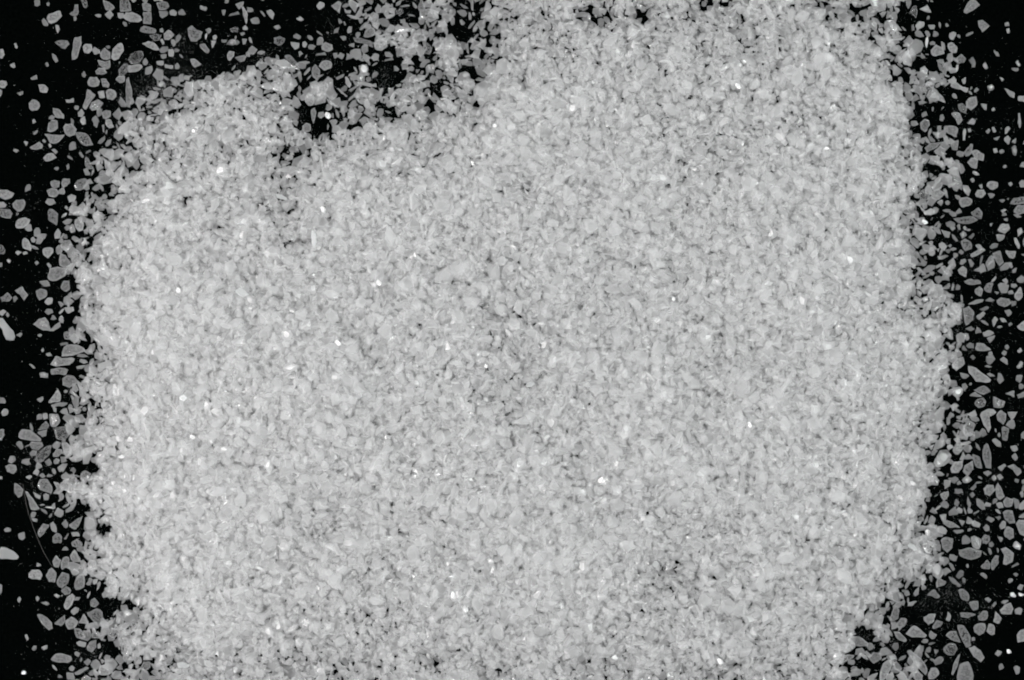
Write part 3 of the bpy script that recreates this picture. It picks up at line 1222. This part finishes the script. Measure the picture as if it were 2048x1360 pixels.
# ------------------------------------------------------------------ pile up: first the single grains that lie on the card
coll = scene.collection


def mesh_object(name, V, F, mat, tint=0.5, rings=0):
    me = bpy.data.meshes.new(name)
    me.from_pydata([tuple(v) for v in V], [], F)
    me.materials.append(mat)
    tint_attr(me, tint, rings)
    me.update()
    o = bpy.data.objects.new(name, me)
    coll.objects.link(o)
    return o


MATS = {'grain': M_GRAIN, 'pale': M_PALE, 'glint': M_GLINT}
bank_V, bank_F, bank_T = [], [], []          # grains that go into the joined heap
voff = 0


def to_bank(V, F, tint):
    global voff
    bank_V.append(V)
    bank_F.append([tuple(i + voff for i in f) for f in F])
    bank_T.append(np.full(len(V), tint))
    voff += len(V)


def tilt_matrix(tx, ty):
    n = np.array([-tx, -ty, 1.0])
    n /= np.linalg.norm(n)
    z = np.array([0, 0, 1.0])
    v = np.cross(z, n)
    c = n[2]
    K = np.array([[0, -v[2], v[1]], [v[2], 0, -v[0]], [-v[1], v[0], 0]])
    return np.eye(3) + K + K @ K / (1 + c)


def set_single(g):
    P = g['poly']
    q = P - P.mean(0)
    w, v = np.linalg.eigh(q.T @ q)
    a = np.ptp(q @ v[:, 1]) / 2
    b = np.ptp(q @ v[:, 0]) / 2
    yaw = -math.atan2(v[1, 1], v[0, 1])
    thick = max(3.0, min(13.0, b * rng.uniform(0.75, 1.15)))
    base, sx, sy = lay_down(g['cx'], g['cy'], a, b, yaw, thick, 0.7)
    V, F = loft(P, thick)
    T = tilt_matrix(np.clip(sx, -.5, .5), np.clip(-sy, -.5, .5))
    V = V @ T.T
    V[:, 2] += base - V[:, 2].min() * (1 if base < 1 else 0.3) + 0.05
    V /= 100.0
    tint = float(np.clip(rng.normal(0.45, 0.12) if base > 4 else rng.normal(0.66, 0.24), 0, 1))
    loc = world_pt(g['cx'], g['cy'])
    if order[id(g)] < N_THINGS:
        o = mesh_object("grain", V, F, MATS[g['mat']], tint, 5 if g['mat'] == 'grain' else 0)
        o.location = loc
        o["label"] = g['label']
        o["category"] = "grain"
        o["group"] = "grains of white grit"
    else:
        to_bank(V + np.array(loc), F, tint)


late = []
for k in rng.permutation(len(single)):
    g = single[k]
    ci_, cj_ = cell(min(max(g['cx'], 0), W), min(max(g['cy'], 0), H))
    if target[max(cj_ - 2, 0):cj_ + 3, max(ci_ - 2, 0):ci_ + 3].mean() > 0.95:
        late.append(g)
    else:
        set_single(g)

# ------------------------------------------------------------------ the heap: prototypes of crushed grains
NP_, RINGS = 7, ((0.0, 0.66), (0.40, 1.0), (1.0, 0.56))
protos = []
for k in range(90):
    kind = k % 6
    th = np.sort(rng.uniform(0, 2 * math.pi, NP_))
    th = (th * 0.35 + np.arange(NP_) * 2 * math.pi / NP_ * 0.65)
    if kind == 0:      # almond
        r = 1 - 0.35 * np.abs(np.sin(th))
        asp = 0.5
    elif kind == 1:    # needle
        r = np.ones(NP_)
        asp = 0.30
    elif kind == 2:    # block
        r = 1 / np.maximum(np.abs(np.cos(th)), np.abs(np.sin(th))) * 0.85
        asp = 0.68
    elif kind == 3:    # wedge
        r = 1 / np.maximum.reduce([np.cos(th), np.cos(th - 2.1), np.cos(th + 2.1)]) * 0.55
        r = np.minimum(r, 1.1)
        asp = 0.85
    else:
        r = np.ones(NP_)
        asp = rng.uniform(0.55, 0.9)
    r = r * (1 + rng.normal(size=NP_) * 0.14)
    R = np.column_stack([np.cos(th) * r, np.sin(th) * r * asp * rng.uniform(0.85, 1.15)])
    V = []
    h = rng.uniform(0.38, 0.70) * asp * 1.1 + 0.12
    s1, s2 = rng.normal(size=2) * 0.30
    for z, s in RINGS:
        off = rng.normal(size=2) * 0.10 * (z - 0.5)
        ring = R * s * (1 + rng.normal(size=(NP_, 1)) * 0.07) + off
        zz = (z - 0.5) * h + (ring[:, 0] * s1 + ring[:, 1] * s2) * h * z + rng.normal(size=NP_) * 0.04 * (0 < z < 1)
        V.append(np.column_stack([ring, zz]))
    protos.append(dict(V=np.concatenate(V), h=h, asp=asp))
pf = []
for r_ in range(2):
    for i in range(NP_):
        j = (i + 1) % NP_
        pf.append((r_ * NP_ + i, r_ * NP_ + j, (r_ + 1) * NP_ + j, (r_ + 1) * NP_ + i))
QUADS = np.array(pf)
CAPS = np.array([list(range(NP_ - 1, -1, -1)), [2 * NP_ + i for i in range(NP_)]])

MEAN_AREA = 190.0
total = target.sum() * CELL * CELL / MEAN_AREA
N_TRY = int(total)
flat = target.ravel() / target.sum()
cum = np.cumsum(flat)
cand = np.searchsorted(cum, rng.uniform(size=(N_TRY * 4,)))
cand = np.minimum(cand, NX * NY - 1)
cx_ = gx[cand % NX] + rng.uniform(-2, 2, cand.size)
cy_ = gy[cand // NX] + rng.uniform(-2, 2, cand.size)
tgt_c = target.ravel()[cand]
inst = [[] for _ in protos]
sizes = np.clip(np.exp(rng.normal(math.log(9.9), 0.32, N_TRY)), 4.0, 19.0)
yaws = rng.uniform(0, 2 * math.pi, N_TRY)
pidx = rng.integers(0, len(protos), N_TRY)
tl = rng.normal(size=(N_TRY, 2)) * 0.16
tints = np.clip(rng.normal(0.5, 0.13, N_TRY), 0, 1)
placed = 0
for k in range(N_TRY):
    best, bx = -9.0, -1
    for q in range(k * 4, k * 4 + 4):
        i, j = cell(cx_[q], cy_[q])
        d = (tgt_c[q] - cnt[j, i]) / (0.5 + tgt_c[q])
        if d > best:
            best, bx = d, q
    x, y = cx_[bx], cy_[bx]
    T_ = tgt_c[bx]
    s = sizes[k]
    p = protos[pidx[k]]
    if T_ < 1.1:
        i, j = cell(x, y)
        rr = 1
        blk = cnt[max(j - rr, 0):j + rr + 1, max(i - rr, 0):i + rr + 1]
        if (T_ < 0.75 and blk.max() > 0) or blk.mean() > 0.7:
            continue
        s = min(s, 12.5)
        if T_ < 0.6:
            s *= 0.8
    thick = p['h'] * s
    base, sx, sy = lay_down(x, y, s * 0.95, max(s * p['asp'] * 0.9, 3.0), -yaws[k], thick)
    fl = 0.25 if base < 2 else 1.0
    tx = max(-.8, min(.8, sx * 0.8)) + tl[k, 0] * fl
    ty = max(-.8, min(.8, -sy * 0.8)) + tl[k, 1] * fl
    inst[pidx[k]].append((x, y, base + thick * 0.5, s, yaws[k], tx, ty, tints[k]))
    placed += 1

# fines and small grains sift into the hollows between the others
def blur(a, n):
    for _ in range(n):
        a = (a + np.roll(a, 1, 0) + np.roll(a, -1, 0) + np.roll(a, 1, 1) + np.roll(a, -1, 1)) / 5
    return a


for rnd in range(8):
    hb = blur(hmap, 8)
    low = (hb - hmap) * (target > 1.35)
    jj, ii = np.nonzero(low > 1.3)
    pick = rng.permutation(len(jj))[:3000]
    for q in pick:
        j, i = jj[q], ii[q]
        if rnd > 0 and hmap[j, i] > hb[j, i] - 1.3:
            continue
        pk = int(rng.integers(0, len(protos)))
        p = protos[pk]
        s = float(np.clip(rng.normal(7.0, 1.8), 3.5, 12))
        x, y = gx[i] + rng.uniform(-2, 2), gy[j] + rng.uniform(-2, 2)
        thick = p['h'] * s
        yw = rng.uniform(0, 6.28)
        base, sx, sy = lay_down(x, y, s * 0.9, max(s * p['asp'] * 0.9, 2.5), -yw, thick, 0.25)
        t1, t2 = rng.normal(size=2) * 0.25
        inst[pk].append((x, y, base + thick * 0.5, s, yw, max(-.6, min(.6, sx * .6)) + t1, max(-.6, min(.6, -sy * .6)) + t2,
                         float(np.clip(rng.normal(.5, .13), 0, 1))))
        placed += 1

# the last grains to fall: a loose coat lying flat on the heap
for k in range(3600):
    q = int(rng.integers(0, len(cand)))
    if tgt_c[q] < 2.2:
        continue
    x, y = cx_[q], cy_[q]
    pk = int(rng.integers(0, len(protos)))
    p = protos[pk]
    s = float(np.clip(np.exp(rng.normal(math.log(10.8), 0.28)), 6, 19))
    yw = rng.uniform(0, 6.28)
    thick = p['h'] * s
    base, sx, sy = lay_down(x, y, s * 0.95, max(s * p['asp'] * 0.9, 3.0), -yw, thick, 0.3)
    t1, t2 = rng.normal(size=2) * 0.15
    inst[pk].append((x, y, base + thick * 0.45, s, yw, max(-.6, min(.6, sx * .8)) + t1, max(-.6, min(.6, -sy * .8)) + t2,
                     float(np.clip(rng.normal(.5, .13), 0, 1))))
    placed += 1

allV, allQ, allC, allT, allM = [], [], [], [], []
vo = 0
for p, L_ in zip(protos, inst):
    if not L_:
        continue
    A = np.array(L_)
    n = len(A)
    c, s = np.cos(A[:, 4]), np.sin(A[:, 4])
    Rz = np.zeros((n, 3, 3))
    Rz[:, 0, 0], Rz[:, 0, 1], Rz[:, 1, 0], Rz[:, 1, 1], Rz[:, 2, 2] = c, -s, s, c, 1
    nn = np.column_stack([-A[:, 5], -A[:, 6], np.ones(n)])
    nn /= np.linalg.norm(nn, axis=1)[:, None]
    v = np.column_stack([-nn[:, 1], nn[:, 0], np.zeros(n)])
    K = np.zeros((n, 3, 3))
    K[:, 0, 1], K[:, 0, 2], K[:, 1, 0] = -v[:, 2], v[:, 1], v[:, 2]
    K[:, 1, 2], K[:, 2, 0], K[:, 2, 1] = -v[:, 0], -v[:, 1], v[:, 0]
    Rt = np.eye(3) + K + (K @ K) / (1 + nn[:, 2])[:, None, None]
    M = Rt @ Rz
    Vp = np.einsum('nij,vj->nvi', M, p['V']) * A[:, 3][:, None, None]
    Vp[:, :, 0] += (A[:, 0] - W / 2)[:, None]
    Vp[:, :, 1] += (H / 2 - A[:, 1])[:, None]
    Vp[:, :, 2] += A[:, 2][:, None]
    low = Vp[:, :, 2].min(1)
    Vp[:, :, 2] += np.maximum(0.06 - low, 0)[:, None]
    nv = Vp.shape[1]
    allV.append(Vp.reshape(-1, 3) / 100.0)
    offs = vo + np.arange(n) * nv
    allQ.append((QUADS[None] + offs[:, None, None]).reshape(-1, 4))
    allC.append((CAPS[None] + offs[:, None, None]).reshape(-1, NP_))
    allT.append(np.repeat(A[:, 7], nv))
    vo += n * nv
    allM.append((rng.uniform(size=n) < 0.06).astype(np.int32))


def joined(name, V, polys, tint, mat, kind="stuff"):
    """polys: list of arrays (n, k) of vertex indices"""
    me = bpy.data.meshes.new(name)
    loops = np.concatenate([p.ravel() for p in polys]).astype(np.int32)
    counts = np.concatenate([np.full(len(p), p.shape[1]) for p in polys]).astype(np.int32)
    starts = np.concatenate([[0], np.cumsum(counts)[:-1]]).astype(np.int32)
    me.vertices.add(len(V))
    me.vertices.foreach_set('co', V.astype(np.float32).ravel())
    me.loops.add(len(loops))
    me.loops.foreach_set('vertex_index', loops)
    me.polygons.add(len(counts))
    me.polygons.foreach_set('loop_start', starts)
    me.polygons.foreach_set('loop_total', counts)
    me.update(calc_edges=True)
    at = me.attributes.new('tint', 'FLOAT', 'POINT')
    at.data.foreach_set('value', tint.astype(np.float32))
    me.polygons.foreach_set('use_smooth', np.zeros(len(counts), dtype=bool))
    me.materials.append(mat)
    o = bpy.data.objects.new(name, me)
    o["kind"] = kind
    coll.objects.link(o)
    return o


heap = joined("grit_heap", np.concatenate(allV), [np.concatenate(allQ), np.concatenate(allC)], np.concatenate(allT), M_GRAIN)
heap.data.materials.append(M_SPARK)
flags = np.concatenate(allM)
heap.data.polygons.foreach_set('material_index', np.concatenate([np.repeat(flags, len(QUADS)), np.repeat(flags, 2)]).astype(np.int32))
heap["label"] = "heap of crushed translucent white grit spread over the black card"

# single grains that lie over the others where the grit is thick
for g in late:
    set_single(g)

# smaller single grains round the heap, past the 300 largest
loose = bpy.data.meshes.new("loose_grit")
loose.from_pydata([tuple(v) for v in np.concatenate(bank_V)], [], [f for fs in bank_F for f in fs])
loose.materials.append(M_GRAIN)
at = loose.attributes.new('tint', 'FLOAT', 'POINT')
at.data.foreach_set('value', np.concatenate(bank_T).astype(np.float32))
lo = bpy.data.objects.new("loose_grit", loose)
lo["kind"] = "stuff"
lo["label"] = "smaller loose grains scattered on black round the heap"
coll.objects.link(lo)

# ------------------------------------------------------------------ glinting and milky grains on top
for k, (x, y, a, b, ang, look, label) in enumerate(SPECIAL):
    n = int(rng.integers(6, 9))
    th = np.arange(n) * 2 * math.pi / n + rng.normal(size=n) * 0.18
    rr = 1 + rng.normal(size=n) * 0.12
    t = math.radians(-ang)
    if look == 'glint':
        a, b = a * 0.85, b * 0.85
    P = np.column_stack([np.cos(th) * rr * a, np.sin(th) * rr * b])
    P = P @ np.array([[math.cos(t), math.sin(t)], [-math.sin(t), math.cos(t)]])
    thick = b * 1.0
    base, sx, sy = lay_down(x, y, a, b, math.radians(ang), thick, 0.9)
    V, F = loft(P, thick, n=n + 2, tilt=0.0, levels=((0.0, 0.7), (0.5, 1.0), (0.95, 0.86)))
    if look == 'glint':
        # a cleavage face that mirrors one of the lamps
        pos = Vector(world_pt(x, y))
        lamp_pos = LEFT if (k % 3 != 1) else RIGHT
        hv = ((lamp_pos - pos).normalized() + (camera.location - pos).normalized()).normalized()
        T = tilt_matrix(-hv.x / hv.z, -hv.y / hv.z)
    else:
        T = tilt_matrix(np.clip(sx, -.4, .4), np.clip(-sy, -.4, .4))
    V = V @ T.T
    V[:, 2] += base + 1.0 - V[:, 2].min() * (1 if base < 1 else 0.5)
    V /= 100.0
    o = mesh_object("grain", V, F, MATS[look], 0.8)
    o.location = world_pt(x, y)
    o["label"] = label
    o["category"] = "grain"
    o["group"] = "grains of white grit"

# ------------------------------------------------------------------ dust: specks of powder on the black card
near = np.zeros((NY, NX))
occ = (cnt > 0).astype(float)
acc = occ.copy()
for sh in (3, 6, 10, 15):
    acc += sum(np.roll(np.roll(occ, dx, 1), dy, 0) for dx in (-sh, 0, sh) for dy in (-sh, 0, sh)) / 9
dens = (cnt == 0) * (0.05 + np.clip(acc, 0, 3) ** 1.5 * 0.5) * np.exp(1.0 * lumps(60) + 0.6 * lumps(22))
for bx, by, rx, ry, wgt in ((300, 175, 70, 60, 3), (400, 100, 60, 90, 3), (1880, 1190, 60, 60, 4), (640, 70, 110, 60, 3),
                            (770, 170, 40, 50, 3), (920, 65, 40, 40, 4), (1740, 1290, 90, 40, 4), (340, 1320, 90, 50, 2)):
    d = ((GX - bx) / rx) ** 2 + ((GY - by) / ry) ** 2
    dens *= 1 + wgt * np.exp(-d * 1.5)
ND = 15000
cum = np.cumsum(dens.ravel() / dens.sum())
ci = np.minimum(np.searchsorted(cum, rng.uniform(size=ND)), NX * NY - 1)
dx = gx[ci % NX] + rng.uniform(-2, 2, ND)
dy = gy[ci // NX] + rng.uniform(-2, 2, ND)
ds = np.clip(np.exp(rng.normal(math.log(0.34), 0.55, ND)), 0.2, 2.2)
TET = np.array([[1, 0, -.4], [-.5, .86, -.4], [-.5, -.86, -.4], [0.1, 0, .8]])
rot = rng.uniform(0, 6.28, ND)
jit = 1 + rng.normal(size=(ND, 4, 3)) * 0.25
V = TET[None] * jit
c, s = np.cos(rot)[:, None], np.sin(rot)[:, None]
VX = V[:, :, 0] * c - V[:, :, 1] * s
VY = V[:, :, 0] * s + V[:, :, 1] * c
V = np.stack([VX * ds[:, None] + (dx - W / 2)[:, None], VY * ds[:, None] + (H / 2 - dy)[:, None],
              V[:, :, 2] * ds[:, None] + (ds * 0.8)[:, None]], -1)
tri = np.array([[0, 2, 1], [0, 1, 3], [1, 2, 3], [2, 0, 3]])
polys = (tri[None] + (np.arange(ND) * 4)[:, None, None]).reshape(-1, 3)
dust = joined("grit_dust", V.reshape(-1, 3) / 100.0, [polys], np.repeat(rng.uniform(0, 1, ND), 4), M_GRAIN)
dust["label"] = "fine white powder specks on the black card"

# ------------------------------------------------------------------ the thin fibre lying on the card at the lower left
pts = [(46, 968), (49, 986), (53, 1010), (58, 1030), (66, 1052), (73, 1070), (80, 1088), (88, 1105), (97, 1121), (104, 1132)]
V, F = [], []
for k, (x, y) in enumerate(pts):
    r = 0.45
    for m in range(6):
        a = m * math.pi / 3
        V.append(((x - W / 2 + math.cos(a) * r) / 100.0, (H / 2 - y) / 100.0, (1.3 + math.sin(a) * r + math.sin(k * 1.3) * 0.5) / 100.0))
for k in range(len(pts) - 1):
    for m in range(6):
        n = (m + 1) % 6
        F.append((k * 6 + m, k * 6 + n, (k + 1) * 6 + n, (k + 1) * 6 + m))
F.append(tuple(range(6)))
F.append(tuple((len(pts) - 1) * 6 + m for m in range(5, -1, -1)))
fib = mesh_object("fibre", V, F, fibre_material())
fib["label"] = "thin curved grey fibre lying on the black card at lower left"
fib["category"] = "fibre"
print("grains placed", placed, "of", N_TRY, "singles", len(single), "max height", hmap.max(), "labels unique",
      len({g['label'] for g in things}) == len(things))
